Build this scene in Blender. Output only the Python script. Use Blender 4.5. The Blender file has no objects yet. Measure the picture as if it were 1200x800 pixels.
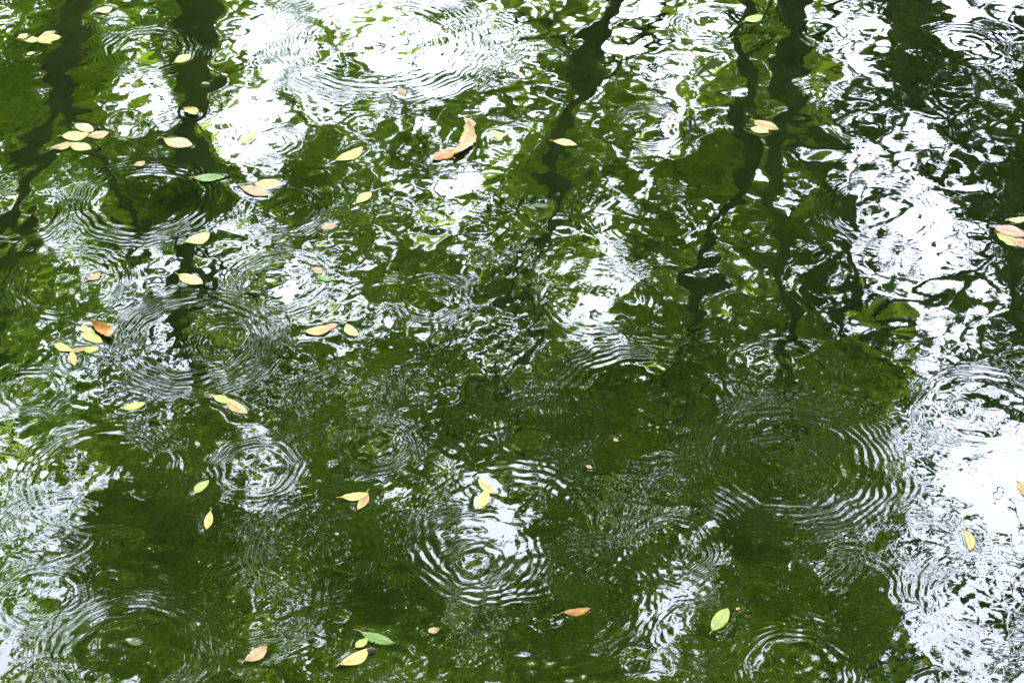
import bpy, math, random
import numpy as np
from mathutils import Vector, Matrix

R = math.radians
rng = np.random.default_rng(11)
random.seed(5)
SC = bpy.context.scene
COL = SC.collection

# ------------------------------------------------------------------ camera
CAM_H = 2.2
DEP = R(38.0)                      # how far the lens looks down
HFOV = R(27.0)
cam_d = bpy.data.cameras.new("camera")
cam = bpy.data.objects.new("camera", cam_d)
COL.objects.link(cam)
cam.location = (0, 0, CAM_H)
cam.rotation_euler = (math.pi / 2 - DEP, 0, 0)
cam_d.sensor_fit = 'HORIZONTAL'
cam_d.angle = HFOV
cam_d.clip_start = 0.05
cam_d.clip_end = 2000
SC.camera = cam

# ------------------------------------------------------------------ sky, sun, exposure
SUN_EL, SUN_AZ = R(60), R(48)      # azimuth measured from +Y towards +X
world = bpy.data.worlds.new("World")
SC.world = world
world.use_nodes = True
wn, wl = world.node_tree.nodes, world.node_tree.links
wn.clear()
w_out = wn.new('ShaderNodeOutputWorld')
w_bg = wn.new('ShaderNodeBackground')
w_sky = wn.new('ShaderNodeTexSky')
w_sky.sky_type = 'NISHITA'
w_sky.sun_disc = False
w_sky.sun_elevation = SUN_EL
w_sky.sun_rotation = SUN_AZ
w_sky.dust_density = 3.0
w_mix = wn.new('ShaderNodeMix')
w_mix.data_type = 'RGBA'
w_mix.inputs[0].default_value = 0.86          # cloud cover
w_mix.inputs[7].default_value = (6.0, 6.45, 7.9, 1)
wl.new(w_sky.outputs[0], w_mix.inputs[6])
wl.new(w_mix.outputs[2], w_bg.inputs[0])
w_bg.inputs[1].default_value = 0.12
wl.new(w_bg.outputs[0], w_out.inputs[0])

sun_d = bpy.data.lights.new("sun", 'SUN')
sun_d.energy = 1.5
sun_d.angle = R(18)
sun_d.color = (1.0, 0.96, 0.9)
sun = bpy.data.objects.new("sun", sun_d)
COL.objects.link(sun)
sdir = Vector((math.cos(SUN_EL) * math.sin(SUN_AZ), math.cos(SUN_EL) * math.cos(SUN_AZ), math.sin(SUN_EL)))
sun.rotation_euler = sdir.to_track_quat('Z', 'Y').to_euler()
sun.location = (6, 12, 30)

vs = SC.view_settings
vs.view_transform = 'Standard'
vs.look = 'None'
vs.gamma = 1.0
vs.exposure = 5.2
SC.render.engine = 'CYCLES'
SC.cycles.use_denoising = True
SC.cycles.max_bounces = 6
SC.cycles.diffuse_bounces = 3
SC.cycles.glossy_bounces = 3
SC.cycles.transmission_bounces = 4
SC.cycles.caustics_reflective = False
SC.cycles.caustics_refractive = False

# ------------------------------------------------------------------ view geometry helpers
FPX = 600.0 / math.tan(HFOV / 2)   # focal length in photograph pixels (1200 wide)
cd, sd = math.cos(DEP), math.sin(DEP)


def on_water(px, py):
    """point of the still water level that the photograph shows at (px, py)"""
    x = (px - 600.0) / FPX
    y = (400.0 - py) / FPX
    dx, dy, dz = x, cd + y * sd, -sd + y * cd
    t = CAM_H / -dz
    return dx * t, dy * t


def mirrored(px, py, Y):
    """place in the world, Y metres out, whose mirror image the water shows at (px, py)"""
    x = (px - 600.0) / FPX
    y = (400.0 - py) / FPX
    dx, dy, dz = x, cd + y * sd, sd - y * cd
    t = Y / dy
    return np.array((dx * t, Y, -CAM_H + dz * t))


def mirror_px(P):
    """inverse of mirrored() for an (n,3) array"""
    v = P - np.array((0, 0, -CAM_H))
    f = v[:, 1] * cd + v[:, 2] * sd
    u = v[:, 1] * sd - v[:, 2] * cd
    f = np.maximum(f, 1e-3)
    return 600 + FPX * v[:, 0] / f, 400 - FPX * u / f


# ------------------------------------------------------------------ small builders
def tag(o, label=None, cat=None, group=None, kind=None):
    if label: o["label"] = label
    if cat: o["category"] = cat
    if group: o["group"] = group
    if kind: o["kind"] = kind
    return o


def mesh_obj(name, verts, faces, mat, parent=None, smooth=True):
    me = bpy.data.meshes.new(name)
    verts = np.asarray(verts, dtype=np.float32)
    if isinstance(faces, np.ndarray):
        n, k = faces.shape
        me.vertices.add(len(verts))
        me.vertices.foreach_set("co", verts.ravel())
        me.loops.add(n * k)
        me.loops.foreach_set("vertex_index", faces.astype(np.int32).ravel())
        me.polygons.add(n)
        me.polygons.foreach_set("loop_start", np.arange(0, n * k, k, dtype=np.int32))
        me.polygons.foreach_set("loop_total", np.full(n, k, dtype=np.int32))
        me.update(calc_edges=True)
    else:
        me.from_pydata([tuple(v) for v in verts], [], faces)
        me.update()
    if smooth:
        me.polygons.foreach_set("use_smooth", np.ones(len(me.polygons), dtype=bool))
    if mat: me.materials.append(mat)
    o = bpy.data.objects.new(name, me)
    COL.objects.link(o)
    if parent:
        o.parent = parent
    return o


def empty(name, loc):
    o = bpy.data.objects.new(name, None)
    o.empty_display_size = 0.2
    o.location = loc
    COL.objects.link(o)
    return o


def new_mat(name):
    m = bpy.data.materials.new(name)
    m.use_nodes = True
    nt = m.node_tree
    b = nt.nodes["Principled BSDF"]
    return m, nt.nodes, nt.links, b


def ramp(nodes, links, fac, stops):
    r = nodes.new('ShaderNodeValToRGB')
    e = r.color_ramp.elements
    while len(e) < len(stops): e.new(0.5)
    for el, (p, c) in zip(e, stops):
        el.position = p
        el.color = (*c, 1)
    links.new(fac, r.inputs[0])
    return r


def noise(nodes, links, vec, scale, detail=3, rough=0.5):
    n = nodes.new('ShaderNodeTexNoise')
    n.inputs['Scale'].default_value = scale
    n.inputs['Detail'].default_value = detail
    n.inputs['Roughness'].default_value = rough
    if vec is not None: links.new(vec, n.inputs['Vector'])
    return n


# ------------------------------------------------------------------ materials
def mat_water():
    m, n, l, b = new_mat("murky_pond_water")
    tc = n.new('ShaderNodeTexCoord')
    nz = noise(n, l, tc.outputs['Object'], 4.5, 5, 0.6)
    r = ramp(n, l, nz.outputs[0], [(0.32, (0.0036, 0.0062, 0.0011)), (0.5, (0.0054, 0.0092, 0.0020)), (0.68, (0.0085, 0.0125, 0.0020))])
    l.new(r.outputs[0], b.inputs['Base Color'])
    b.inputs['Roughness'].default_value = 0.0
    b.inputs['IOR'].default_value = 1.36
    b1 = noise(n, l, tc.outputs['Object'], 95, 2, 0.5)
    bp = n.new('ShaderNodeBump')
    bp.inputs['Strength'].default_value = 1.0
    bp.inputs['Distance'].default_value = 0.000012
    l.new(b1.outputs[0], bp.inputs['Height'])
    l.new(bp.outputs[0], b.inputs['Normal'])
    return m


def mat_foliage(name, c1, c2, trans):
    m, n, l, b = new_mat(name)
    geo = n.new('ShaderNodeNewGeometry')
    tc = n.new('ShaderNodeTexCoord')
    cl = noise(n, l, tc.outputs['Object'], 1.1, 2, 0.5)
    av = n.new('ShaderNodeMix'); av.data_type = 'FLOAT'
    av.inputs[0].default_value = 0.72
    l.new(geo.outputs['Random Per Island'], av.inputs[2]); l.new(cl.outputs[0], av.inputs[3])
    r = ramp(n, l, av.outputs[0], [(0.32, c1), (0.68, c2)])
    l.new(r.outputs[0], b.inputs['Base Color'])
    b.inputs['Roughness'].default_value = 0.45
    b.inputs['Specular IOR Level'].default_value = 0.3
    t = n.new('ShaderNodeBsdfTranslucent')
    hs = n.new('ShaderNodeMix'); hs.data_type = 'RGBA'; hs.blend_type = 'MULTIPLY'
    hs.inputs[0].default_value = 1.0
    hs.inputs[7].default_value = (2.4, 2.4, 1.0, 1)
    l.new(r.outputs[0], hs.inputs[6])
    l.new(hs.outputs[2], t.inputs['Color'])
    mx = n.new('ShaderNodeMixShader')
    mx.inputs[0].default_value = trans
    l.new(b.outputs[0], mx.inputs[1])
    l.new(t.outputs[0], mx.inputs[2])
    l.new(mx.outputs[0], n['Material Output'].inputs[0])
    return m


def mat_bark():
    m, n, l, b = new_mat("bark")
    tc = n.new('ShaderNodeTexCoord')
    mp = n.new('ShaderNodeMapping')
    mp.inputs['Scale'].default_value = (1, 1, 0.25)
    l.new(tc.outputs['Object'], mp.inputs[0])
    nz = noise(n, l, mp.outputs[0], 22, 5, 0.6)
    r = ramp(n, l, nz.outputs[0], [(0.3, (0.008, 0.007, 0.005)), (0.7, (0.022, 0.018, 0.012))])
    l.new(r.outputs[0], b.inputs['Base Color'])
    b.inputs['Roughness'].default_value = 0.9
    bp = n.new('ShaderNodeBump'); bp.inputs['Strength'].default_value = 0.6
    bp.inputs['Distance'].default_value = 0.02
    l.new(nz.outputs[0], bp.inputs['Height'])
    l.new(bp.outputs[0], b.inputs['Normal'])
    return m


def mat_ground():
    m, n, l, b = new_mat("forest_floor")
    tc = n.new('ShaderNodeTexCoord')
    nz = noise(n, l, tc.outputs['Object'], 1.7, 8, 0.62)
    r = ramp(n, l, nz.outputs[0], [(0.3, (0.035, 0.024, 0.014)), (0.5, (0.06, 0.05, 0.022)), (0.7, (0.045, 0.07, 0.02))])
    l.new(r.outputs[0], b.inputs['Base Color'])
    b.inputs['Roughness'].default_value = 0.95
    bp = n.new('ShaderNodeBump'); bp.inputs['Distance'].default_value = 0.05
    l.new(nz.outputs[0], bp.inputs['Height'])
    l.new(bp.outputs[0], b.inputs['Normal'])
    return m


def mat_leaf(name, base, alt, edge, wet=0.35):
    """fallen leaf: blotched blade colour, each leaf its own pattern"""
    m, n, l, b = new_mat(name)
    tc = n.new('ShaderNodeTexCoord')
    oi = n.new('ShaderNodeObjectInfo')
    add = n.new('ShaderNodeVectorMath'); add.operation = 'ADD'
    l.new(tc.outputs['Object'], add.inputs[0])
    l.new(oi.outputs['Location'], add.inputs[1])
    n1 = noise(n, l, add.outputs[0], 48, 3, 0.6)
    r = ramp(n, l, n1.outputs[0], [(0.40, base), (0.58, alt)])
    n2 = noise(n, l, add.outputs[0], 190, 4, 0.65)
    r2 = ramp(n, l, n2.outputs[0], [(0.56, (0, 0, 0)), (0.70, (1, 1, 1))])
    mx = n.new('ShaderNodeMix'); mx.data_type = 'RGBA'
    l.new(r2.outputs[0], mx.inputs[0])
    l.new(r.outputs[0], mx.inputs[6])
    mx.inputs[7].default_value = (*edge, 1)
    hsv = n.new('ShaderNodeHueSaturation')
    mr = n.new('ShaderNodeMapRange')
    mr.inputs[3].default_value = 0.66; mr.inputs[4].default_value = 0.98
    l.new(oi.outputs['Random'], mr.inputs[0])
    l.new(mr.outputs[0], hsv.inputs['Value'])
    l.new(mx.outputs[2], hsv.inputs['Color'])
    l.new(hsv.outputs[0], b.inputs['Base Color'])
    b.inputs['Roughness'].default_value = wet
    b.inputs['Specular IOR Level'].default_value = 0.25
    bp = n.new('ShaderNodeBump'); bp.inputs['Strength'].default_value = 0.5
    bp.inputs['Distance'].default_value = 0.0006
    l.new(n2.outputs[0], bp.inputs['Height'])
    l.new(bp.outputs[0], b.inputs['Normal'])
    return m


M_WATER = mat_water()
M_BARK = mat_bark()
M_GROUND = mat_ground()
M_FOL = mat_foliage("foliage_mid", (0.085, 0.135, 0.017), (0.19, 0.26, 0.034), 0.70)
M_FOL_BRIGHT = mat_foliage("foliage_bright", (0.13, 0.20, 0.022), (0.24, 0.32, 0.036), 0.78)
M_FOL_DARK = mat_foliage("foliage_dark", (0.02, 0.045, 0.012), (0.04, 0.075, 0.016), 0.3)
LM = {
    'lemon': mat_leaf("leaf_lemon", (0.42, 0.40, 0.15), (0.32, 0.35, 0.10), (0.24, 0.16, 0.06)),
    'yellow': mat_leaf("leaf_yellow", (0.44, 0.31, 0.085), (0.42, 0.36, 0.15), (0.26, 0.13, 0.04)),
    'cream': mat_leaf("leaf_cream", (0.46, 0.36, 0.20), (0.40, 0.33, 0.15), (0.24, 0.14, 0.07)),
    'tan': mat_leaf("leaf_tan", (0.40, 0.25, 0.12), (0.31, 0.17, 0.075), (0.15, 0.065, 0.03)),
    'pink': mat_leaf("leaf_pink", (0.38, 0.22, 0.16), (0.31, 0.17, 0.115), (0.17, 0.075, 0.05)),
    'orange': mat_leaf("leaf_orange", (0.36, 0.14, 0.02), (0.24, 0.075, 0.012), (0.08, 0.025, 0.01)),
    'brown': mat_leaf("leaf_brown", (0.20, 0.08, 0.025), (0.11, 0.04, 0.015), (0.05, 0.02, 0.01)),
    'green': mat_leaf("leaf_green", (0.085, 0.17, 0.035), (0.14, 0.21, 0.055), (0.05, 0.10, 0.02)),
    'lime': mat_leaf("leaf_lime", (0.22, 0.31, 0.075), (0.38, 0.35, 0.09), (0.17, 0.20, 0.05)),
    'murky': mat_leaf("leaf_murky", (0.035, 0.05, 0.010), (0.05, 0.055, 0.012), (0.025, 0.03, 0.008), 0.2),
    'rib': mat_leaf("leaf_rib", (0.36, 0.28, 0.12), (0.28, 0.20, 0.09), (0.18, 0.10, 0.05)),
    'berry': mat_leaf("berry_dark", (0.012, 0.013, 0.025), (0.02, 0.02, 0.035), (0.01, 0.01, 0.02), 0.15),
}

# ------------------------------------------------------------------ fallen leaves: where they lie (photograph pixels)
# x0,y0 (stalk end)  x1,y1 (tip)  width/length  colour  curl  label
LEAVES = [
    (21, 45, 32, 40, .85, 'lemon', .2, "small rounded lemon leaf at the left end of the top left leaf clump"),
    (29, 48, 46, 46, .45, 'lemon', .1, "narrow pale lemon leaf in the middle of the top left leaf clump"),
    (42, 48, 71, 43, .50, 'lemon', .2, "largest yellow leaf of the top left leaf clump"),
    (50, 43, 65, 37, .45, 'pink', .1, "small pinkish leaf behind the yellow leaf of the top left clump"),
    (113, 15, 132, 10, .45, 'pink', .3, "small pink tan leaf near the top edge beside a dark trunk reflection"),
    (31, 65, 42, 62, .35, 'tan', .0, "tiny half sunk tan leaf below the top left clump"),
    (205, 74, 223, 65, .55, 'lemon', .2, "yellow leaf at the rim of a ripple on the trunk reflection, top left"),
    (217, 129, 231, 137, .75, 'yellow', .6, "crumpled yellow and orange leaf scrap on the thick trunk reflection"),
    (88, 146, 109, 154, .50, 'cream', .2, "pale cream leaf topmost of the five leaf raft at left"),
    (73, 160, 105, 157, .40, 'lemon', .1, "long yellow green leaf in the middle of the five leaf raft at left"),
    (103, 161, 128, 156, .40, 'pink', .2, "pinkish leaf pointing right out of the five leaf raft at left"),
    (62, 175, 84, 169, .38, 'tan', .2, "tan leaf at the lower left of the five leaf raft"),
    (81, 168, 107, 175, .45, 'lemon', .1, "lemon leaf at the lower right of the five leaf raft"),
    (192, 163, 226, 171, .48, 'pink', .3, "toothed pinkish brown leaf alone on the thick trunk reflection"),
    (284, 168, 301, 155, .50, 'yellow', .2, "bright yellow leaf inside the white ripple patch left of centre top"),
    (157, 195, 170, 190, .50, 'tan', .3, "tiny tan leaf scrap right of the five leaf raft"),
    (393, 189, 425, 173, .36, 'yellow', .2, "slender pale yellow leaf slanting up right, upper middle left"),
    (549, 146, 531, 186, .42, 'tan', .55, "large curled tan leaf standing up from the water, upper middle"),
    (507, 189, 539, 177, .42, 'orange', .45, "folded orange brown leaf at the foot of the large curled leaf"),
    (544, 139, 554, 151, .70, 'pink', .4, "pale pink leaf scrap at the head of the large curled leaf"),
    (575, 153, 587, 165, .55, 'lemon', .2, "small pale yellow leaf right of the large curled leaf"),
    (467, 104, 476, 112, .70, 'tan', .2, "tiny peach leaf scrap in the white patch, upper middle"),
    (648, 166, 677, 171, .32, 'cream', .1, "slim cream leaf lying on the thin middle trunk reflection"),
    (873, 26, 894, 19, .45, 'lime', .1, "pale green leaf near the top edge between thin trunk reflections"),
    (879, 151, 901, 156, .42, 'cream', .2, "cream leaf in front of a tan one on the right trunk reflection"),
    (884, 142, 912, 152, .42, 'tan', .2, "tan leaf behind a cream one on the right trunk reflection"),
    (228, 209, 264, 208, .30, 'green', .1, "slim fresh green leaf lying level, upper left"),
    (281, 219, 314, 230, .46, 'pink', .2, "broad pink leaf touching a yellow leaf, upper left"),
    (299, 219, 328, 213, .44, 'yellow', .2, "bright yellow leaf touching a broad pink leaf, upper left"),
    (217, 285, 246, 274, .44, 'cream', .3, "cream leaf floating alone on dark water above another cream leaf"),
    (209, 323, 238, 334, .48, 'cream', .4, "cream leaf pointing down right on dark water left of centre"),
    (103, 329, 118, 320, .50, 'tan', .3, "little tan leaf scrap above the orange and yellow clump at left"),
    (96, 381, 111, 391, .60, 'yellow', .3, "yellow leaf at the upper left of the orange and yellow clump"),
    (95, 391, 120, 402, .46, 'lemon', .2, "pale lemon leaf at the bottom of the orange and yellow clump"),
    (108, 381, 131, 399, .50, 'orange', .8, "orange brown curled leaf in the orange and yellow clump at left"),
    (64, 403, 85, 412, .46, 'lemon', .2, "lemon leaf at the left of the three pointed star of leaves"),
    (83, 412, 102, 408, .35, 'tan', .3, "narrow tan leaf in the middle of the three pointed star of leaves"),
    (97, 408, 116, 410, .42, 'lime', .2, "pale green leaf at the right of the three pointed star of leaves"),
    (84, 411, 88, 429, .60, 'yellow', .2, "yellow leaf pointing down from the three pointed star of leaves"),
    (418, 239, 435, 226, .55, 'lemon', .2, "small oval pale yellow leaf left of the white streak in the upper middle"),
    (377, 269, 393, 262, .50, 'pink', .4, "small pink leaf scrap above the white patch left of centre"),
    (366, 314, 377, 321, .70, 'pink', .2, "faint pink leaf scrap on the white patch left of centre"),
    (373, 322, 388, 330, .48, 'green', .1, "small bluish green leaf on the white patch left of centre"),
    (357, 390, 388, 385, .40, 'tan', .2, "orange tan leaf below the white patch, beside a round yellow leaf"),
    (379, 387, 396, 380, .48, 'pink', .4, "small pink leaf overlapping the orange tan leaf left of centre"),
    (406, 380, 419, 394, .68, 'lemon', .2, "round yellow leaf right of the orange tan leaf, left of centre"),
    (1166, 268, 1203, 277, .40, 'pink', .2, "long pink leaf in the clump at the right edge"),
    (1184, 281, 1210, 289, .40, 'pink', .2, "lower pink leaf in the clump at the right edge"),
    (1168, 274, 1191, 289, .46, 'yellow', .2, "yellow leaf under the pink ones in the clump at the right edge"),
    (1182, 259, 1204, 255, .40, 'cream', .2, "cream leaf topmost in the clump at the right edge"),
    (143, 479, 170, 472, .34, 'lime', .1, "slim pale green leaf floating alone, left of centre"),
    (250, 464, 269, 473, .52, 'lemon', .2, "pale yellow leaf touching a tan leaf, left of centre"),
    (265, 466, 290, 485, .48, 'tan', .3, "tan leaf touching a pale yellow leaf, left of centre"),
    (229, 578, 245, 563, .48, 'lime', .3, "pale green leaf left of the white ripple ring, lower left"),
    (247, 599, 242, 621, .50, 'yellow', .2, "cream yellow leaf pointing down at the lower left"),
    (400, 584, 432, 580, .34, 'yellow', .5, "slim yellow leaf forming the upper arm of a V, lower middle"),
    (430, 577, 419, 598, .52, 'tan', .4, "tan leaf forming the lower arm of a V, lower middle"),
    (562, 560, 582, 579, .44, 'cream', .3, "cream leaf topmost of the pair in the white patch, bottom middle"),
    (570, 573, 560, 597, .56, 'yellow', .2, "yellow leaf lower of the pair in the white patch, bottom middle"),
    (687, 546, 694, 549, .60, 'pink', .3, "tiny pinkish leaf scrap on dark water right of centre"),
    (719, 514, 725, 517, .50, 'pink', .3, "tiny reddish leaf scrap among fine ripples right of centre"),
    (1193, 565, 1203, 583, .60, 'tan', .3, "tan leaf cut by the right edge below the middle"),
    (149, 752, 166, 755, .42, 'murky', .0, "half sunk green leaf inside the ring at the bottom left"),
    (287, 775, 313, 758, .52, 'pink', .2, "salmon pink oval leaf near the bottom edge, left"),
    (422, 740, 463, 754, .36, 'green', .2, "toothed green leaf uppermost of the bottom clump"),
    (417, 759, 431, 748, .60, 'lime', .5, "small yellow green leaf in the middle of the bottom clump"),
    (399, 779, 432, 761, .42, 'yellow', .2, "pale yellow leaf lowest of the bottom clump"),
    (502, 741, 515, 737, .60, 'tan', .4, "tiny tan leaf scrap right of the bottom clump"),
    (661, 718, 692, 713, .32, 'orange', .4, "slim orange leaf alone on dark water, bottom middle"),
    (835, 739, 853, 713, .60, 'lime', .1, "oval green and yellow leaf beside a white patch, bottom right of centre"),
    (862, 715, 867, 712, .70, 'orange', .3, "tiny reddish leaf scrap beside the oval green and yellow leaf"),
    (1130, 621, 1137, 646, .48, 'yellow', .1, "bright orange yellow leaf on the large white patch at right"),
    (616, 241, 642, 239, .60, 'murky', .0, "half sunk olive leaf beside the thin middle trunk reflection"),
]

# ------------------------------------------------------------------ ground (one sheet, pond basin sunk into it)
POND_C, POND_A, POND_B = (0.0, 5.3), 9.0, 4.0       # centre, half width, half depth


def build_ground():
    def axis(lo, hi, c0, c1, step, far):
        a = list(np.arange(c0, c1 + 1e-6, step))
        s = step; v = c0; left = []
        while v > -far:
            s *= 1.25; v -= s; left.append(v)
        s = step; v = a[-1]; right = []
        while v < far:
            s *= 1.25; v += s; right.append(v)
        return np.array(left[::-1] + a + right)
    xs = axis(0, 0, -14, 14, 0.25, 500)
    ys = axis(0, 0, -4, 15, 0.25, 500)
    X, Y = np.meshgrid(xs, ys)
    d = (np.abs((X - POND_C[0]) / POND_A) ** 3 + np.abs((Y - POND_C[1]) / POND_B) ** 3) ** (1 / 3)
    d = d + 0.03 * np.sin(X * 1.7 + 0.6) + 0.025 * np.sin(X * 3.9 + Y * 2.1)
    t = np.clip((d - 0.86) / 0.34, 0, 1)
    t = t * t * (3 - 2 * t)
    Z = -1.1 + 1.65 * t + 0.06 * np.sin(X * 0.9 + 1) * np.sin(Y * 0.8) * t + 0.03 * np.sin(X * 3.1) * np.cos(Y * 2.7) * t
    n, k = len(ys), len(xs)
    idx = np.arange(n * k).reshape(n, k)
    F = np.stack([idx[:-1, :-1], idx[:-1, 1:], idx[1:, 1:], idx[1:, :-1]], -1).reshape(-1, 4)
    o = mesh_obj("ground", np.stack([X, Y, Z], -1).reshape(-1, 3), F, M_GROUND)
    tag(o, "brown leaf littered bank around the pond", kind='structure')


build_ground()

# ------------------------------------------------------------------ water: a real rippled surface
GRAV, SIG, NU = 9.81, 7.2e-5, 1.0e-6
KK = np.linspace(20, 2300, 620)
WW = np.sqrt(GRAV * KK + SIG * KK ** 3)
RR = np.linspace(0, 0.62, 780)


def bessel0(x):
    x = np.abs(x)
    y = (x / 3.0) ** 2
    a = 1 - y * (2.2499997 - y * (1.2656208 - y * (0.3163866 - y * (0.0444479 - y * (0.0039444 - y * 0.00021)))))
    q = 3.0 / np.maximum(x, 1e-9)
    f = .79788456 + q * (-.00000077 + q * (-.0055274 + q * (-.00009512 + q * (.00137237 + q * (-.00072805 + q * .00014476)))))
    t = x - .78539816 + q * (-.04166397 + q * (-.00003954 + q * (.00262573 + q * (-.00054125 + q * (-.00029333 + q * .00013558)))))
    b = f * np.cos(t) / np.sqrt(np.maximum(x, 1e-9))
    return np.where(x < 3, a, b)


J0 = bessel0(np.outer(RR, KK))


def drop_profile(age, size):
    """height along the radius of the rings a raindrop leaves, `age` seconds on (slope normalised to 1)"""
    S = np.exp(-(KK * size) ** 2 / 4) * KK * (KK * size) ** 2
    amp = S * np.cos(WW * age) * np.exp(-2.2 * NU * KK ** 2 * age)
    h = J0 @ amp
    sl = np.abs(np.gradient(h, RR))
    s = np.sort(sl)[-20:].mean()
    return h / s


# rings: x, y, horizontal radius (photograph px), strength (peak slope), crater size mm
RINGS = [
    (445, 50, 125, .18, 3.2), (175, 58, 52, .18, 3.2), (322, 168, 30, .22, 2.8), (170, 235, 80, .17, 3.6),
    (228, 398, 88, .26, 3.8), (38, 458, 38, .12, 3.0), (300, 548, 50, .13, 3.6), (556, 662, 34, .23, 3.0),
    (556, 650, 78, .09, 3.4), (925, 540, 112, .26, 3.8), (918, 552, 62, .16, 3.2), (760, 478, 118, .09, 3.4),
    (640, 500, 62, .10, 3.2), (785, 640, 48, .12, 3.0), (152, 765, 98, .20, 3.8), (935, 785, 62, .14, 3.6),
    (1088, 640, 45, .07, 3.0), (48, 700, 52, .11, 3.2), (330, 245, 55, .09, 3.0), (265, 402, 38, .10, 3.0),
    (440, 520, 44, .12, 3.2), (880, 620, 150, .05, 3.8), (600, 620, 130, .06, 4.0), (380, 640, 90, .06, 3.4),
    (300, 700, 80, .055, 3.0), (660, 700, 100, .05, 3.2), (120, 560, 100, .06, 4.0), (985, 690, 70, .07, 3.2),
    (505, 350, 45, .08, 3.2), (560, 45, 60, .06, 3.4), (80, 330, 70, .08, 3.4), (20, 250, 60, .08, 3.4),
    (1165, 700, 90, .06, 3.4), (1150, 480, 80, .05, 4.2), (1010, 560, 60, .06, 3.2), (820, 740, 50, .07, 3.2),
    (480, 760, 70, .05, 3.0), (700, 350, 70, .05, 4.2), (400, 470, 60, .07, 3.0), (700, 590, 60, .06, 3.0),
    (830, 30, 40, .06, 4.0), (1130, 60, 60, .06, 4.2), (1030, 250, 70, .05, 4.5), (760, 150, 45, .05, 4.2),
    (860, 470, 45, .09, 3.0), (60, 620, 60, .08, 3.2), (330, 330, 60, .08, 3.2), (220, 160, 60, .05, 3.2),
]


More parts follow.
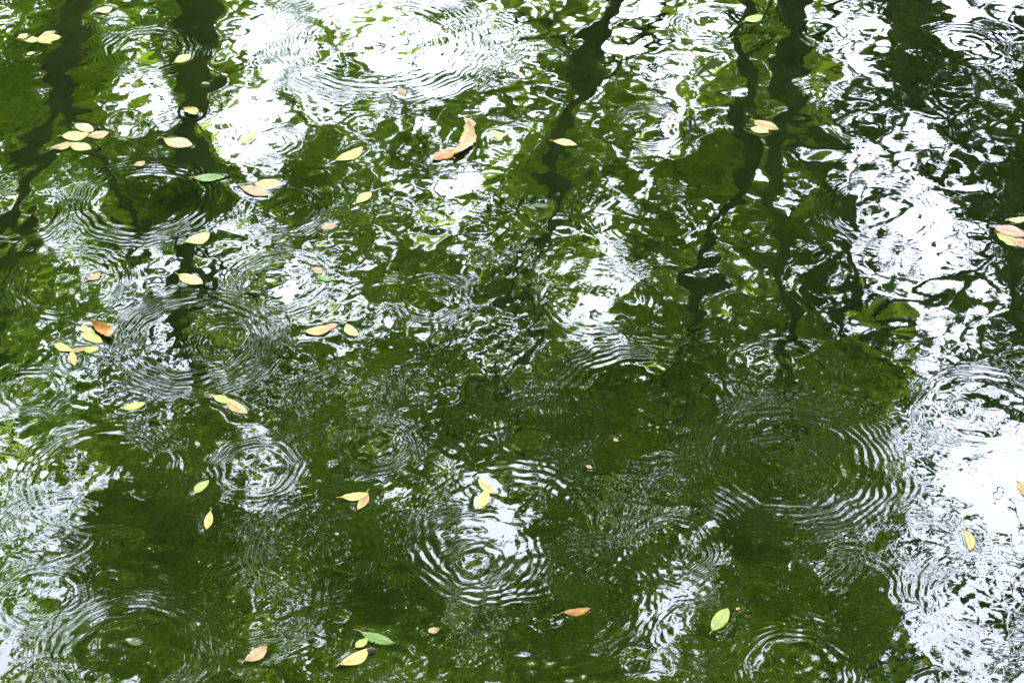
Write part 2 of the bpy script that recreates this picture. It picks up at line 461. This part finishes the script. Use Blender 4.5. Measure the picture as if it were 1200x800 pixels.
def build_water():
    def axis(c0, c1, step, lo, hi):
        a = list(np.arange(c0, c1, step))
        out, s, v = [], step, a[0]
        while v > lo:
            s = min(s * 1.10, 0.30); v -= s; out.append(v)
        out2, s, v = [], step, a[-1]
        while v < hi:
            s = min(s * 1.10, 0.30); v += s; out2.append(v)
        return np.array(out[::-1] + a + out2)
    xs = axis(-1.35, 1.35, 0.0030, -11, 11)
    ys = axis(1.80, 4.35, 0.0032, 0.2, 10.2)
    X, Y = np.meshgrid(xs, ys)
    S = np.maximum(np.gradient(xs)[None, :], np.gradient(ys)[:, None])
    Z = np.zeros_like(X)
    r2 = np.random.default_rng(4)

    # smooth random fields used to make everything uneven
    def field(n, lmin, lmax, mod=1.0):
        acc = np.zeros_like(X)
        for i in range(n):
            k = 2 * math.pi / math.exp(r2.uniform(math.log(lmin), math.log(lmax)))
            th = r2.uniform(0, 6.283)
            acc += np.sin(k * (X * math.sin(th) + Y * math.cos(th)) + r2.uniform(0, 6.283))
        return acc * math.sqrt(2.0 / n)
    calm = np.maximum(np.clip((Y - 3.05) / 0.35, 0, 1) * 0.9, np.clip(X / 0.25, 0, 1) * np.clip((Y - 2.72) / 0.2, 0, 1))     # sheltered water towards the far bank
    patch = np.clip(0.75 + 0.45 * field(14, 0.18, 0.6), 0.1, 1.7)
    warp_x, warp_y = field(16, 0.03, 0.10), field(16, 0.03, 0.10)
    gust = np.clip(0.7 + 0.55 * field(16, 0.06, 0.2), 0.0, 1.9)

    # slow swell and wind chop: many small plane waves
    def waves(n, lmin, lmax, slope, bias, spread, mod):
        nonlocal Z
        acc = np.zeros_like(Z)
        for i in range(n):
            lam = math.exp(r2.uniform(math.log(lmin), math.log(lmax)))
            th = r2.normal(bias, spread)
            k = 2 * math.pi / lam
            kx, ky = k * math.sin(th), k * math.cos(th)
            fade = np.clip((lam / S - 3) / 4, 0, 1)
            acc += fade * (slope * math.sqrt(2.0 / n) / k) * np.sin(kx * X + ky * Y + r2.uniform(0, 6.28))
        Z += acc * mod
    waves(16, 0.16, 0.50, 0.0018, 0.2, 0.8, 1.0)
    waves(8, 0.14, 0.30, 0.0034, 0.95, 0.25, 1.0)
    waves(8, 0.14, 0.30, 0.0034, -0.95, 0.25, 1.0)
    waves(30, 0.06, 0.14, 0.0032, 0.2, 1.1, 1 + 0.35 * calm)
    waves(50, 0.03, 0.06, 0.0050, 0.2, 1.2, (0.65 + 0.35 * patch) * (1 - 0.62 * calm))
    waves(60, 0.0105, 0.025, 0.0086, 0.9, 3.0, patch * gust * (1 - 0.95 * calm))

    # raindrop rings
    fine = np.clip((0.014 / S - 2) / 2, 0, 1)
    def ring(cx, cy, rad, slope, size):
        nonlocal Z
        age = max(rad, 0.02) / 0.30
        prof = drop_profile(age, size) * slope
        lim = min(0.60, rad * 1.5 + 0.03)
        i0, i1 = np.searchsorted(xs, (cx - lim, cx + lim))
        j0, j1 = np.searchsorted(ys, (cy - lim, cy + lim))
        if i1 <= i0 or j1 <= j0: return
        sub = (slice(j0, j1), slice(i0, i1))
        rr = np.hypot(X[sub] - cx + 0.0022 * warp_x[sub], Y[sub] - cy + 0.0022 * warp_y[sub])
        ang = np.arctan2(Y[sub] - cy, X[sub] - cx)
        win = np.clip((lim - rr) / (0.5 * lim), 0, 1)
        uneven = (0.45 + 0.75 * gust[sub]) * (1 + 0.35 * np.sin(ang * 2 + cx * 40) + 0.2 * np.sin(ang * 5 + cy * 60))
        uneven = uneven * (1 - 0.45 * calm[sub])
        Z[sub] += np.interp(rr, RR, prof) * win * fine[sub] * uneven
    for (px, py, rpx, sl, sz) in RINGS:
        cx, cy = on_water(px, py)
        slant = math.sqrt(cx * cx + cy * cy + CAM_H * CAM_H)
        ring(cx, cy, rpx * slant / FPX, sl * 0.36, sz * 1e-3)
    for i in range(40):                              # fainter, scattered
        cx, cy = r2.uniform(-1.5, 1.5), r2.uniform(1.8, 4.4)
        ring(cx, cy, r2.uniform(0.02, 0.12), r2.uniform(0.006, 0.018), r2.uniform(2.4, 4.6) * 1e-3)

    # water clings up to each floating leaf
    for lf in LEAVES:
        x0, y0 = on_water(lf[0], lf[1]); x1, y1 = on_water(lf[2], lf[3])
        c = np.array(((x0 + x1) / 2, (y0 + y1) / 2)); L = math.hypot(x1 - x0, y1 - y0)
        i0, i1 = np.searchsorted(xs, (c[0] - L, c[0] + L)); j0, j1 = np.searchsorted(ys, (c[1] - L, c[1] + L))
        if i1 <= i0 or j1 <= j0: continue
        sub = (slice(j0, j1), slice(i0, i1))
        ux, uy = (x1 - x0) / L, (y1 - y0) / L
        a = (X[sub] - c[0]) * ux + (Y[sub] - c[1]) * uy
        b = -(X[sub] - c[0]) * uy + (Y[sub] - c[1]) * ux
        q = np.hypot(a / (0.5 * L), b / (0.5 * L * lf[4]))
        dist = np.maximum(q - 1, 0) * 0.5 * L * (lf[4] + 0.3)
        m = np.exp(-dist / 0.006)
        Z[sub] = Z[sub] * (1 - 0.6 * m) - 0.0002 * m
    n, k = len(ys), len(xs)
    idx = np.arange(n * k).reshape(n, k)
    F = np.stack([idx[:-1, :-1], idx[:-1, 1:], idx[1:, 1:], idx[1:, :-1]], -1).reshape(-1, 4)
    o = mesh_obj("water", np.stack([X, Y, Z], -1).reshape(-1, 3), F, M_WATER)
    tag(o, "dark green pond water broken by raindrop rings", kind='structure')
    return xs, ys, Z


WX, WY, WZ = build_water()


def water_z(x, y):
    i = min(max(np.searchsorted(WX, x), 1), len(WX) - 1)
    j = min(max(np.searchsorted(WY, y), 1), len(WY) - 1)
    return float(WZ[j, i])


# ------------------------------------------------------------------ trees around the pond
def tube(points, radii, sides=8):
    P = np.asarray(points, float); n = len(P)
    T = np.gradient(P, axis=0)
    T /= np.linalg.norm(T, axis=1, keepdims=True) + 1e-9
    ref = np.array((0.0, 1.0, 0.0)) if abs(T[0][2]) > 0.5 else np.array((0.0, 0.0, 1.0))
    V = []
    for i in range(n):
        u = np.cross(T[i], ref); nu = np.linalg.norm(u)
        if nu < 1e-3: u = np.cross(T[i], (1, 0, 0)); nu = np.linalg.norm(u)
        u /= nu; w = np.cross(T[i], u)
        a = np.arange(sides) * 2 * math.pi / sides
        V.append(P[i] + radii[i] * (np.cos(a)[:, None] * u + np.sin(a)[:, None] * w))
    V = np.concatenate(V)
    F = []
    for i in range(n - 1):
        for s in range(sides):
            F.append((i * sides + s, i * sides + (s + 1) % sides, (i + 1) * sides + (s + 1) % sides, (i + 1) * sides + s))
    return V, np.array(F)


def spline(pts, per=6):
    P = np.asarray(pts, float)
    Q = np.vstack([2 * P[0] - P[1], P, 2 * P[-1] - P[-2]])
    out = []
    for i in range(1, len(Q) - 2):
        for t in np.arange(per) / per:
            a, b, c, d = Q[i - 1], Q[i], Q[i + 1], Q[i + 2]
            out.append(0.5 * (2 * b + (c - a) * t + (2 * a - 5 * b + 4 * c - d) * t * t + (3 * b - a - 3 * c + d) * t ** 3))
    out.append(P[-1])
    return np.array(out)


def leaf_cloud(centres, sizes, per, leaf_len, gen):
    """leaf shaped faces scattered in clumps; returns verts, quads"""
    n = len(centres)
    c = np.repeat(np.asarray(centres), per, axis=0)
    s = np.repeat(np.asarray(sizes), per)
    N = n * per
    g = gen.normal(size=(N, 3)); g /= np.linalg.norm(g, axis=1, keepdims=True)
    rad = gen.uniform(0, 1, N) ** 0.5
    P = c + g * (rad * s)[:, None] * np.array((1, 1, 0.62))
    return P, gen


def leaf_faces(P, leaf_len, gen):
    N = len(P)
    d = gen.normal(size=(N, 3)) * np.array((1, 1, 0.55)); d[:, 2] -= 0.25
    d /= np.linalg.norm(d, axis=1, keepdims=True)
    up = gen.normal(size=(N, 3)) * 0.55 + np.array((0, 0, 1.0))
    w = np.cross(d, up); w /= np.linalg.norm(w, axis=1, keepdims=True) + 1e-9
    L = (leaf_len * gen.uniform(0.7, 1.25, N))[:, None]
    Wd = L * 0.26
    v = np.stack([P, P + d * L * 0.45 + w * Wd, P + d * L, P + d * L * 0.45 - w * Wd], 1)
    return v.reshape(-1, 3), np.arange(N * 4).reshape(N, 4)


SKY = """
0 0 1 6 0 6 6 8 8 8 8 6 3 2 8 9 7 2 3 6 6 3 8 7
0 0 3 9 0 6 7 8 8 8 8 4 3 2 5 5 7 2 2 4 6 2 4 3
3 1 3 8 1 6 5 3 3 5 7 5 2 2 4 8 7 2 1 3 5 2 1 2
4 3 3 2 1 8 8 2 2 3 5 4 2 2 4 7 3 1 1 3 9 3 1 1
2 3 2 2 1 4 4 2 2 4 7 2 1 1 3 5 4 2 1 3 9 7 3 1
4 6 4 3 0 4 5 5 2 2 8 1 1 3 4 5 2 2 1 4 9 9 4 2
3 3 5 6 1 1 7 8 3 3 5 2 3 6 7 3 2 3 2 2 6 7 6 3
2 5 6 4 3 4 6 7 5 4 4 3 2 8 8 3 1 2 1 1 3 8 7 3
3 6 7 4 3 4 4 2 1 1 1 3 3 5 6 2 3 5 3 2 2 6 6 3
6 6 4 2 2 3 4 2 3 2 2 2 3 3 1 2 3 4 3 2 2 5 7 6
5 4 3 0 1 5 7 3 5 4 1 1 3 2 1 2 3 2 1 1 3 6 6 7
6 6 3 0 1 5 6 3 3 3 3 8 4 1 1 1 2 2 2 2 3 5 7 6
5 6 3 0 0 3 2 2 1 2 4 9 4 2 2 4 3 2 1 2 3 6 6 7
6 7 4 2 1 2 1 1 0 2 4 6 3 2 2 3 3 2 1 2 3 7 7 6
5 4 4 3 2 2 2 3 1 1 1 1 1 1 2 8 5 2 3 1 2 7 6 7
6 5 4 3 2 2 3 3 1 1 2 1 1 1 1 6 2 2 4 4 3 6 7 6
"""
SKYM = np.array([[float(v) for v in r.split()] for r in SKY.strip().splitlines()]) / 9.0


WOB = []
for _i in range(26):
    _l = math.exp(rng.uniform(math.log(26), math.log(120)))
    _t = rng.uniform(0, 6.283)
    WOB.append((6.283 / _l * math.cos(_t), 6.283 / _l * math.sin(_t), rng.uniform(0, 6.283), 0.062))


def openness(P):
    """how open the far crowns are around each place (0 closed .. 1 open sky), for shaping their gaps"""
    u, v = mirror_px(P)
    gx = np.clip(u / 50 - 0.5, 0, 22.999); gy = np.clip(v / 50 - 0.5, 0, 14.999)
    i, j = gx.astype(int), gy.astype(int)
    fx, fy = gx - i, gy - j
    m = (SKYM[j, i] * (1 - fx) + SKYM[j, i + 1] * fx) * (1 - fy) + (SKYM[j + 1, i] * (1 - fx) + SKYM[j + 1, i + 1] * fx) * fy
    wob = 0.0
    for kx, ky, ph, am in WOB:
        wob = wob + am * np.sin(u * kx + v * ky + ph)
    inside = (u > -60) & (u < 1260) & (v > -60) & (v < 860)
    gap = 0.12 + 0.16 * np.sin(u * 0.012 + 1.9 * np.sin(v * 0.009)) * np.sin(v * 0.013 + 0.6)
    m = m + np.where(m < 0.5, 0.07, np.where((u < 950) & (v > 60), -0.06, 0.0)) * np.clip((u - 560) / 80, 0, 1) * np.clip((1080 - u) / 60, 0, 1) * np.clip((430 - v) / 60, 0, 1)
    m = np.where(m < 0.45, m * (1 - 0.22 * np.clip((v - 330) / 150, 0, 1)), m)
    return np.clip(np.where(inside, m + wob, gap), 0, 1)


# limbs of the far trees, as mirrored in the photograph: (px, py, width px) going up the tree
Y0 = 10.0
FAR_TREES = [
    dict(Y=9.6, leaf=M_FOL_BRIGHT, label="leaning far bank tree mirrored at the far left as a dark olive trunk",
         limbs=[[(105, -120, 44), (92, 0, 40), (66, 110, 34), (38, 200, 28), (10, 300, 26), (-20, 420, 18)],
                [(66, 110, 24), (120, 190, 18), (150, 290, 14), (140, 400, 10)]]),
    dict(Y=9.9, leaf=M_FOL, label="thick straight far bank tree mirrored left of centre as the widest trunk",
         limbs=[[(238, -120, 44), (233, 0, 41), (226, 100, 38), (218, 200, 36), (222, 300, 30), (216, 370, 20), (205, 460, 11)],
                [(220, 250, 14), (280, 350, 11), (330, 470, 8)]]),
    dict(Y=10.3, leaf=M_FOL, label="slender far bank tree mirrored just right of the middle",
         limbs=[[(745, -120, 34), (712, 0, 30), (690, 62, 32), (665, 135, 27), (648, 220, 21), (625, 295, 20), (605, 390, 19), (600, 520, 13)],
                [(690, 70, 11), (640, 20, 10), (585, 40, 8), (520, 90, 6)],
                [(668, 130, 11), (735, 60, 9), (800, 20, 7)],
                [(625, 295, 10), (560, 380, 9), (520, 470, 7)]]),
    dict(Y=10.2, leaf=M_FOL, label="forking far bank tree mirrored right of centre as two thin wavy stems",
         limbs=[[(868, -120, 24), (862, 0, 19), (868, 70, 21), (876, 150, 23), (868, 215, 20), (845, 265, 19), (826, 330, 19), (800, 400, 18), (780, 500, 12)],
                [(868, 70, 12), (895, 30, 9), (915, -20, 8)]]),
    dict(Y=10.0, leaf=M_FOL, label="dark far bank tree mirrored at right as two parting stems",
         limbs=[[(940, -120, 34), (932, 0, 26), (928, 70, 28), (905, 190, 27), (908, 260, 22), (920, 330, 20), (925, 400, 20), (932, 500, 14)],
                [(912, 150, 18), (960, 180, 15), (990, 260, 15), (1006, 315, 13), (998, 400, 11), (1010, 480, 8)],
                [(930, 90, 12), (965, 40, 11), (995, -10, 10)]]),
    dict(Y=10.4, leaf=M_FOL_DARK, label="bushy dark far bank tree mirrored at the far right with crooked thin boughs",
         limbs=[[(1240, -120, 40), (1215, 30, 34), (1215, 160, 28), (1195, 280, 22), (1210, 420, 16)],
                [(1195, 265, 13), (1150, 290, 11), (1110, 322, 11), (1062, 360, 10), (1030, 385, 8)],
                [(1215, 40, 14), (1150, 45, 13), (1095, 70, 12), (1060, 115, 10)],
                [(1045, -120, 24), (1052, 0, 19), (1066, 85, 19), (1080, 130, 13), (1120, 190, 10)]]),
]


def twigs_to(clumps, skeleton, max_len):
    """join each clump to the nearest wood; returns list of (a, b, r)"""
    nodes = [np.asarray(p) for p in skeleton]
    arr = np.array(nodes)
    order = np.argsort([np.min(np.linalg.norm(arr - c, axis=1)) for c in clumps])
    out = []
    for i in order:
        c = clumps[i]
        d = np.linalg.norm(arr - c, axis=1)
        j = int(np.argmin(d))
        if d[j] < max_len:
            out.append((arr[j], c, 0.004 + 0.006 * min(d[j], 1.2)))
            arr = np.vstack([arr, c])
    return out


def build_tree(label, group, base, limbs, clumps, sizes, per, leaf_len, leaf_mat, gen, keep=None, twig=True, sprays=None):
    """limbs: list of (points, radii); clumps: (n,3)"""
    root = empty("pond_tree", base)
    tag(root, label, "tree", group)
    base = np.asarray(base)
    wood_nodes = []
    for k, (pts, rad) in enumerate(limbs):
        sp = spline(pts, 6)
        rr = np.interp(np.linspace(0, 1, len(sp)), np.linspace(0, 1, len(rad)), rad)
        V, F = tube(sp - base, rr, 10 if k == 0 else 7)
        mesh_obj("trunk" if k == 0 else "limb", V, F, M_BARK, root)
        wood_nodes += list(sp[len(sp) // 4:])
    if twig and len(clumps):
        tv, tf, off = [], [], 0
        for a, b, r in twigs_to(clumps if sprays is None else np.concatenate([clumps, sprays]), wood_nodes, 1.1):
            mid = (a + b) / 2 + gen.normal(size=3) * 0.06 * np.linalg.norm(a - b) + np.array((0, 0, 0.04))
            V, F = tube(np.array((a, mid, b)) - base, (r, r * 0.8, r * 0.45), 4)
            tv.append(V); tf.append(F + off); off += len(V)
        if tv:
            o = mesh_obj("twigs", np.concatenate(tv), np.concatenate(tf), M_BARK, root)
            o["kind"] = "stuff"
    P, _ = leaf_cloud(clumps, sizes, per, leaf_len, gen)
    if keep is not None: P = P[keep(P)]
    if sprays is not None and len(sprays):
        Q, _ = leaf_cloud(sprays, gen.uniform(0.10, 0.26, len(sprays)), 7, leaf_len, gen)
        P = np.concatenate([P, Q])
    V, F = leaf_faces(P, leaf_len, gen)
    mesh_obj("crown", V - base, F, leaf_mat, root, smooth=False)
    return root


def build_far_trees():
    g = np.random.default_rng(21)
    # clump centres over the far crowns; few where the photograph mirrors open sky
    n = 17000
    u = g.uniform(-560, 1760, n); v = g.uniform(-420, 1250, n)
    Y = g.uniform(10.9, 12.6, n)
    C = np.array([mirrored(a, b, c) for a, b, c in zip(u, v, Y)])
    op = openness(C)
    dens = np.clip((0.59 - op) / 0.16, 0, 1)
    inframe = (u > -40) & (u < 1240) & (v > -40) & (v < 840)
    keep = g.uniform(size=n) < dens * np.where(inframe, 0.27 + 0.08 * np.clip((v - 330) / 260, 0, 1), 0.12)
    stray = inframe & (g.uniform(size=n) < 0.13)      # thin sprays reaching into the gaps
    SP = C[stray]
    C = C[keep]
    owner = []
    trunks = []
    for t in FAR_TREES:
        pts = []
        for L in t['limbs']:
            pts += [mirrored(a, b, t['Y']) for a, b, _ in L]
        trunks.append(np.array(pts))
    D = np.stack([np.min(np.linalg.norm((C[:, None] - T[None]) * np.array((1, 0.4, 0.7)), axis=2), axis=1) for T in trunks], 1)
    own = np.argmin(D, 1)
    DS = np.stack([np.min(np.linalg.norm((SP[:, None] - T[None]) * np.array((1, 0.4, 0.7)), axis=2), axis=1) for T in trunks], 1)
    own_s = np.argmin(DS, 1)

    def keepf(P):
        o = openness(P)
        return g.uniform(size=len(P)) > np.clip((o - 0.48) / 0.14, 0, 1)
    for i, t in enumerate(FAR_TREES):
        limbs = []
        for k, L in enumerate(t['limbs']):
            yj = t['Y'] + (0 if k == 0 else 0.0)
            pts, rad = [], []
            for m, (a, b, w) in enumerate(L):
                yy = yj + (0.0 if k == 0 else 0.18 * m)
                p = mirrored(a, b, yy)
                pts.append(p)
                rad.append(0.5 * w * np.linalg.norm(p - np.array((0, 0, -CAM_H))) / FPX * 0.96)
            if L[0][1] < -100:                 # runs down to the bank
                p0 = pts[0]; p1 = pts[1]
                dirv = (p0 - p1) / abs(p0[2] - p1[2])
                foot = p0 + dirv * (p0[2] - 0.25) * 0.6
                foot[1] = p0[1] + 0.1; foot[2] = 0.25
                pts = [foot, (foot + p0) / 2 + np.array((0.04, 0, 0))] + pts
                rad = [rad[0] * 1.5, rad[0] * 1.12] + rad
            limbs.append((np.array(pts), rad))
        base = tuple(limbs[0][0][0])
        c = C[own == i]
        s = g.uniform(0.22, 0.48, len(c))
        build_tree(t['label'], "trees on the far bank", base, limbs, c, s, 46, 0.145, t['leaf'], g, keep=keepf, sprays=SP[own_s == i])


build_far_trees()


def build_near_trees():
    """trees and bushes standing round the rest of the pond: they close over it and keep it in shade"""
    g = np.random.default_rng(33)
    inner = [(-3.4, -1.6, 11, "tree on the near bank behind the viewer, left"),
             (3.1, -1.2, 12, "tree on the near bank behind the viewer, right"),
             (-8.5, 0.4, 11, "spreading tree at the near left corner of the pond"),
             (8.2, 0.2, 12, "spreading tree at the near right corner of the pond"),
             (-11.2, 5.5, 12, "tree at the left end of the pond"),
             (11.2, 5.8, 11, "tree at the right end of the pond"),
             (-7.4, 10.8, 13, "tree on the far bank out to the left"),
             (7.8, 11.0, 13, "tree on the far bank out to the right"),
             (0.2, -5.0, 13, "tree standing back from the near bank")]
    outer = [(17.5 * math.sin(a), 4.5 + 17.5 * math.cos(a), 15, "wood tree in the ring behind the pond trees") for a in np.linspace(0.25, 6.03, 15)]
    outer = [o for o in outer if not (o[1] > 12 and abs(o[0]) < 13)]
    for q, (x, y, H, label) in enumerate(inner + outer):
        far = q >= len(inner)
        tow = np.array((0 - x, 4.5 - y, 0.0)); tow /= np.linalg.norm(tow)
        base = np.array((x, y, 0.35))
        lean = 0.6 if far else 2.0
        top = base + np.array((0, 0, H)) + tow * lean
        trunk = np.array([base, base + (0.06, 0.05, H * .25), base + np.array((0, 0, H * .5)) + tow * .25 * lean, base + np.array((0, 0, H * .75)) + tow * .6 * lean, top])
        limbs = [(trunk, (0.20, 0.16, 0.13, 0.09, 0.03))]
        for k in range(7):
            z = H * (0.42 + 0.07 * k)
            a = g.uniform(0, 6.28)
            dirv = np.array((math.cos(a), math.sin(a), 0)) + tow * 0.75
            dirv /= np.linalg.norm(dirv)
            p0 = np.array([np.interp(z / H, np.linspace(0, 1, 5), trunk[:, c]) for c in range(3)])
            ln = g.uniform(2.6, 4.6)
            p1 = p0 + dirv * ln * .5 + np.array((0, 0, .8)); p2 = p0 + dirv * ln + np.array((0, 0, 1.2))
            limbs.append((np.array((p0, p1, p2)), (0.06, 0.045, 0.015)))
        nc = 420 if far else 620
        cen = base + np.array((0, 0, H * (.55 if far else .76))) + tow * (0 if far else 2.6)
        e = g.normal(size=(nc, 3)); e /= np.linalg.norm(e, axis=1, keepdims=True)
        cl = cen + e * (g.uniform(0, 1, nc) ** 0.4)[:, None] * np.array((5.2, 5.2, H * (.45 if far else .34)))
        uu, vv = mirror_px(cl)                     # crowns stop short of the far trees' own
        ok = ~((uu > -260) & (uu < 1460) & (vv > -260) & (vv < 960) & (cl[:, 1] > 1))
        cl = cl[ok]
        build_tree(label if not far else label + (", behind the viewer" if y < 4 else ", far side") , "trees closing over the pond", tuple(base), limbs, cl,
                   g.uniform(0.5, 0.9, len(cl)), 20, 0.34, M_FOL, g, twig=False)
    # bushes along the banks
    for q, a in enumerate(np.linspace(0, 2 * math.pi, 26, endpoint=False)):
        x, y = 11.8 * math.sin(a), 5.3 + 7.2 * math.cos(a)
        if abs(x) < 1.2 and y < 0: continue
        base = np.array((x, y, 0.4))
        nc = 60
        e = g.normal(size=(nc, 3)); e /= np.linalg.norm(e, axis=1, keepdims=True)
        cl = base + np.array((0, 0, 1.3)) + e * (g.uniform(0, 1, nc) ** .5)[:, None] * np.array((1.9, 1.5, 1.3))
        limbs = [(np.array((base, base + (.05, 0, .8), base + (0.1, .1, 1.9))), (.05, .035, .01)),
                 (np.array((base, base + (.5, .2, .7), base + (.9, .3, 1.5))), (.03, .02, .008)),
                 (np.array((base, base + (-.5, -.1, .7), base + (-.8, .3, 1.6))), (.03, .02, .008))]
        o = build_tree("leafy bush on the pond bank", "bushes along the pond bank", tuple(base), limbs, cl, g.uniform(.35, .6, nc), 14, 0.26, M_FOL, g, twig=False)
        o.name = "bank_bush"; o["category"] = "bush"


build_near_trees()

# ------------------------------------------------------------------ fallen leaves
def build_leaf(i, spec):
    x0p, y0p, x1p, y1p, wr, colr, curl, label = spec
    x0, y0 = on_water(x0p, y0p); x1, y1 = on_water(x1p, y1p)
    L = math.hypot(x1 - x0, y1 - y0)
    # width: what the photograph shows across the leaf, carried onto the water plane
    lp = math.hypot(x1p - x0p, y1p - y0p)
    mx, my = (x0p + x1p) / 2, (y0p + y1p) / 2
    nx, ny = -(y1p - y0p) / lp, (x1p - x0p) / lp
    ax, ay = on_water(mx - nx * wr * lp / 2, my - ny * wr * lp / 2)
    bx, by = on_water(mx + nx * wr * lp / 2, my + ny * wr * lp / 2)
    W = 0.5 * abs(((bx - ax) * (y1 - y0) - (by - ay) * (x1 - x0)) / L) * 0.88
    W = min(W, 0.42 * L)
    g = random.Random(100 + i)
    toothed = 'toothed' in label
    ragged = 0.20 if ('curled' in label or 'crumpled' in label or 'scrap' in label) else g.choice((0.03, 0.05, 0.09))
    na, nb = 18, 6
    th = 0.0003
    peak = g.uniform(0.80, 1.15)                     # where the blade is widest
    blunt = g.uniform(0.62, 0.95)
    bend = g.uniform(-0.09, 0.09) if 'large curled' not in label else 0.11
    tilt = g.uniform(-0.05, 0.05)
    cup = g.uniform(-0.12, 0.06)
    nick = (g.randrange(3, na - 3), g.choice((-1, 1))) if g.random() < 0.25 else None
    top = []
    for a in range(na + 1):
        t = a / na
        prof = max(math.sin(math.pi * t ** peak), 0) ** blunt
        prof = max(prof, 0.03)
        if toothed and a % 2: prof *= 0.84
        pl = prof * (1 + g.uniform(-ragged, ragged))
        pr = prof * (1 + g.uniform(-ragged, ragged))
        if nick and a == nick[0]:
            if nick[1] < 0: pl *= 0.75
            else: pr *= 0.75
        cy = bend * L * math.sin(math.pi * t)
        lift = 0.10 * curl * L * (2 * t - 1) ** 2 + (0.05 * L * t * t if curl > .5 else 0)
        for b in range(nb + 1):
            s = 2 * b / nb - 1
            wv = 0.05 * W * math.sin(7 * t + 3 * s + i) * abs(s)
            z = lift * 0.6 + (curl * 0.55 if curl > .5 else 0.10 * curl) * W * s * s + cup * W * abs(s) + tilt * W * s + wv
            top.append(((t - 0.5) * L, cy + s * W * (pl if s < 0 else pr), z))
    n = len(top)
    verts = top + [(x, y, z - th) for x, y, z in top]
    F = []
    k = nb + 1
    for a in range(na):
        for b in range(nb):
            q = (a * k + b, (a + 1) * k + b, (a + 1) * k + b + 1, a * k + b + 1)
            F.append(q)
            F.append(tuple(n + v for v in reversed(q)))
    border = [a * k for a in range(na + 1)] + [na * k + b for b in range(1, nb + 1)] + \
             [a * k + nb for a in range(na - 1, -1, -1)] + [b for b in range(nb - 1, 0, -1)]
    for p, q in zip(border, border[1:] + border[:1]):
        F.append((p, p + n, q + n, q))
    big = L > 0.022
    root = mesh_obj("fallen_leaf", verts, F, LM[colr])
    cx, cy = (x0 + x1) / 2, (y0 + y1) / 2
    mz = min(v[2] for v in verts)
    z = max(water_z(cx + dx * L * .3, cy + dy * L * .2) for dx in (-1, 0, 1) for dy in (-1, 0, 1))
    root.location = (cx, cy, z - (0.0002 if colr == 'murky' else -0.0006) - min(mz, 0) * .15 + 0.0003 * (i % 4))
    root.rotation_euler = (0, 0, math.atan2(y1 - y0, x1 - x0))
    tag(root, label, "leaf", "leaves floating on the pond")
    if big:
        mid = [np.array(top[a * k + nb // 2]) + np.array((0, 0, 0.0001)) for a in range(na + 1)]
        rad = [0.0007 * (1 - 0.8 * a / na) * min(L / 0.045, 1.2) for a in range(na + 1)]
        V, FF = tube(mid, rad, 5)
        mesh_obj("midrib", V, FF, LM['murky'] if colr == 'murky' else LM['rib'], root)
        p0 = np.array(mid[0])
        st = [p0 + (0.001, 0, 0), p0 + (-0.08 * L, 0.01 * L, 0.0002), p0 + (-0.17 * L, g.uniform(-.05, .05) * L, 0.0)]
        V, FF = tube(st, [0.0007, 0.0006, 0.0005], 5)
        mesh_obj("stalk", V, FF, LM['tan'], root)
    return root


for i, sp in enumerate(LEAVES):
    build_leaf(i, sp)


def build_berry():
    cx, cy = on_water(435, 763)
    V, F = [], []
    r = 0.0052
    nu, nv = 14, 8
    for j in range(nv + 1):
        ph = math.pi * j / nv
        for q in range(nu):
            a = 2 * math.pi * q / nu
            rr = r * math.sin(ph) * (1 + 0.04 * math.sin(3 * a))
            V.append((rr * math.cos(a) * 1.15, rr * math.sin(a), r * 0.9 * math.cos(ph) - (0.0009 if j == 0 else 0)))
    for j in range(nv):
        for q in range(nu):
            F.append((j * nu + q, (j + 1) * nu + q, (j + 1) * nu + (q + 1) % nu, j * nu + (q + 1) % nu))
    o = mesh_obj("berry", V, F, LM['berry'])
    o.location = (cx, cy, water_z(cx, cy) + 0.002)
    tag(o, "small dark berry beside the lowest leaf of the bottom clump", "berry")
    V, F = tube([(0.0045, 0, .001), (0.008, .001, .002), (0.0105, .003, .0015)], [.0006, .0005, .0004], 5)
    mesh_obj("stalk", V, F, LM['brown'], o)


build_berry()


def build_twig(a, b, label, r=0.0011):
    x0, y0 = on_water(*a); x1, y1 = on_water(*b)
    z = max(water_z(x0, y0), water_z(x1, y1)) + 0.0008
    p = np.array([(x0, y0, z), ((x0 * .6 + x1 * .4) + .001, (y0 * .6 + y1 * .4) + .002, z + .0004), (x1, y1, z)])
    c = p.mean(0)
    V, F = tube(spline(p, 4) - c, np.linspace(r, r * .5, 9), 6)
    o = mesh_obj("twig", V, F, LM['murky'])
    o.location = tuple(c)
    tag(o, label, "twig", None)


build_twig((231, 289), (244, 303), "thin sunken twig below the cream leaf on dark water, upper left")
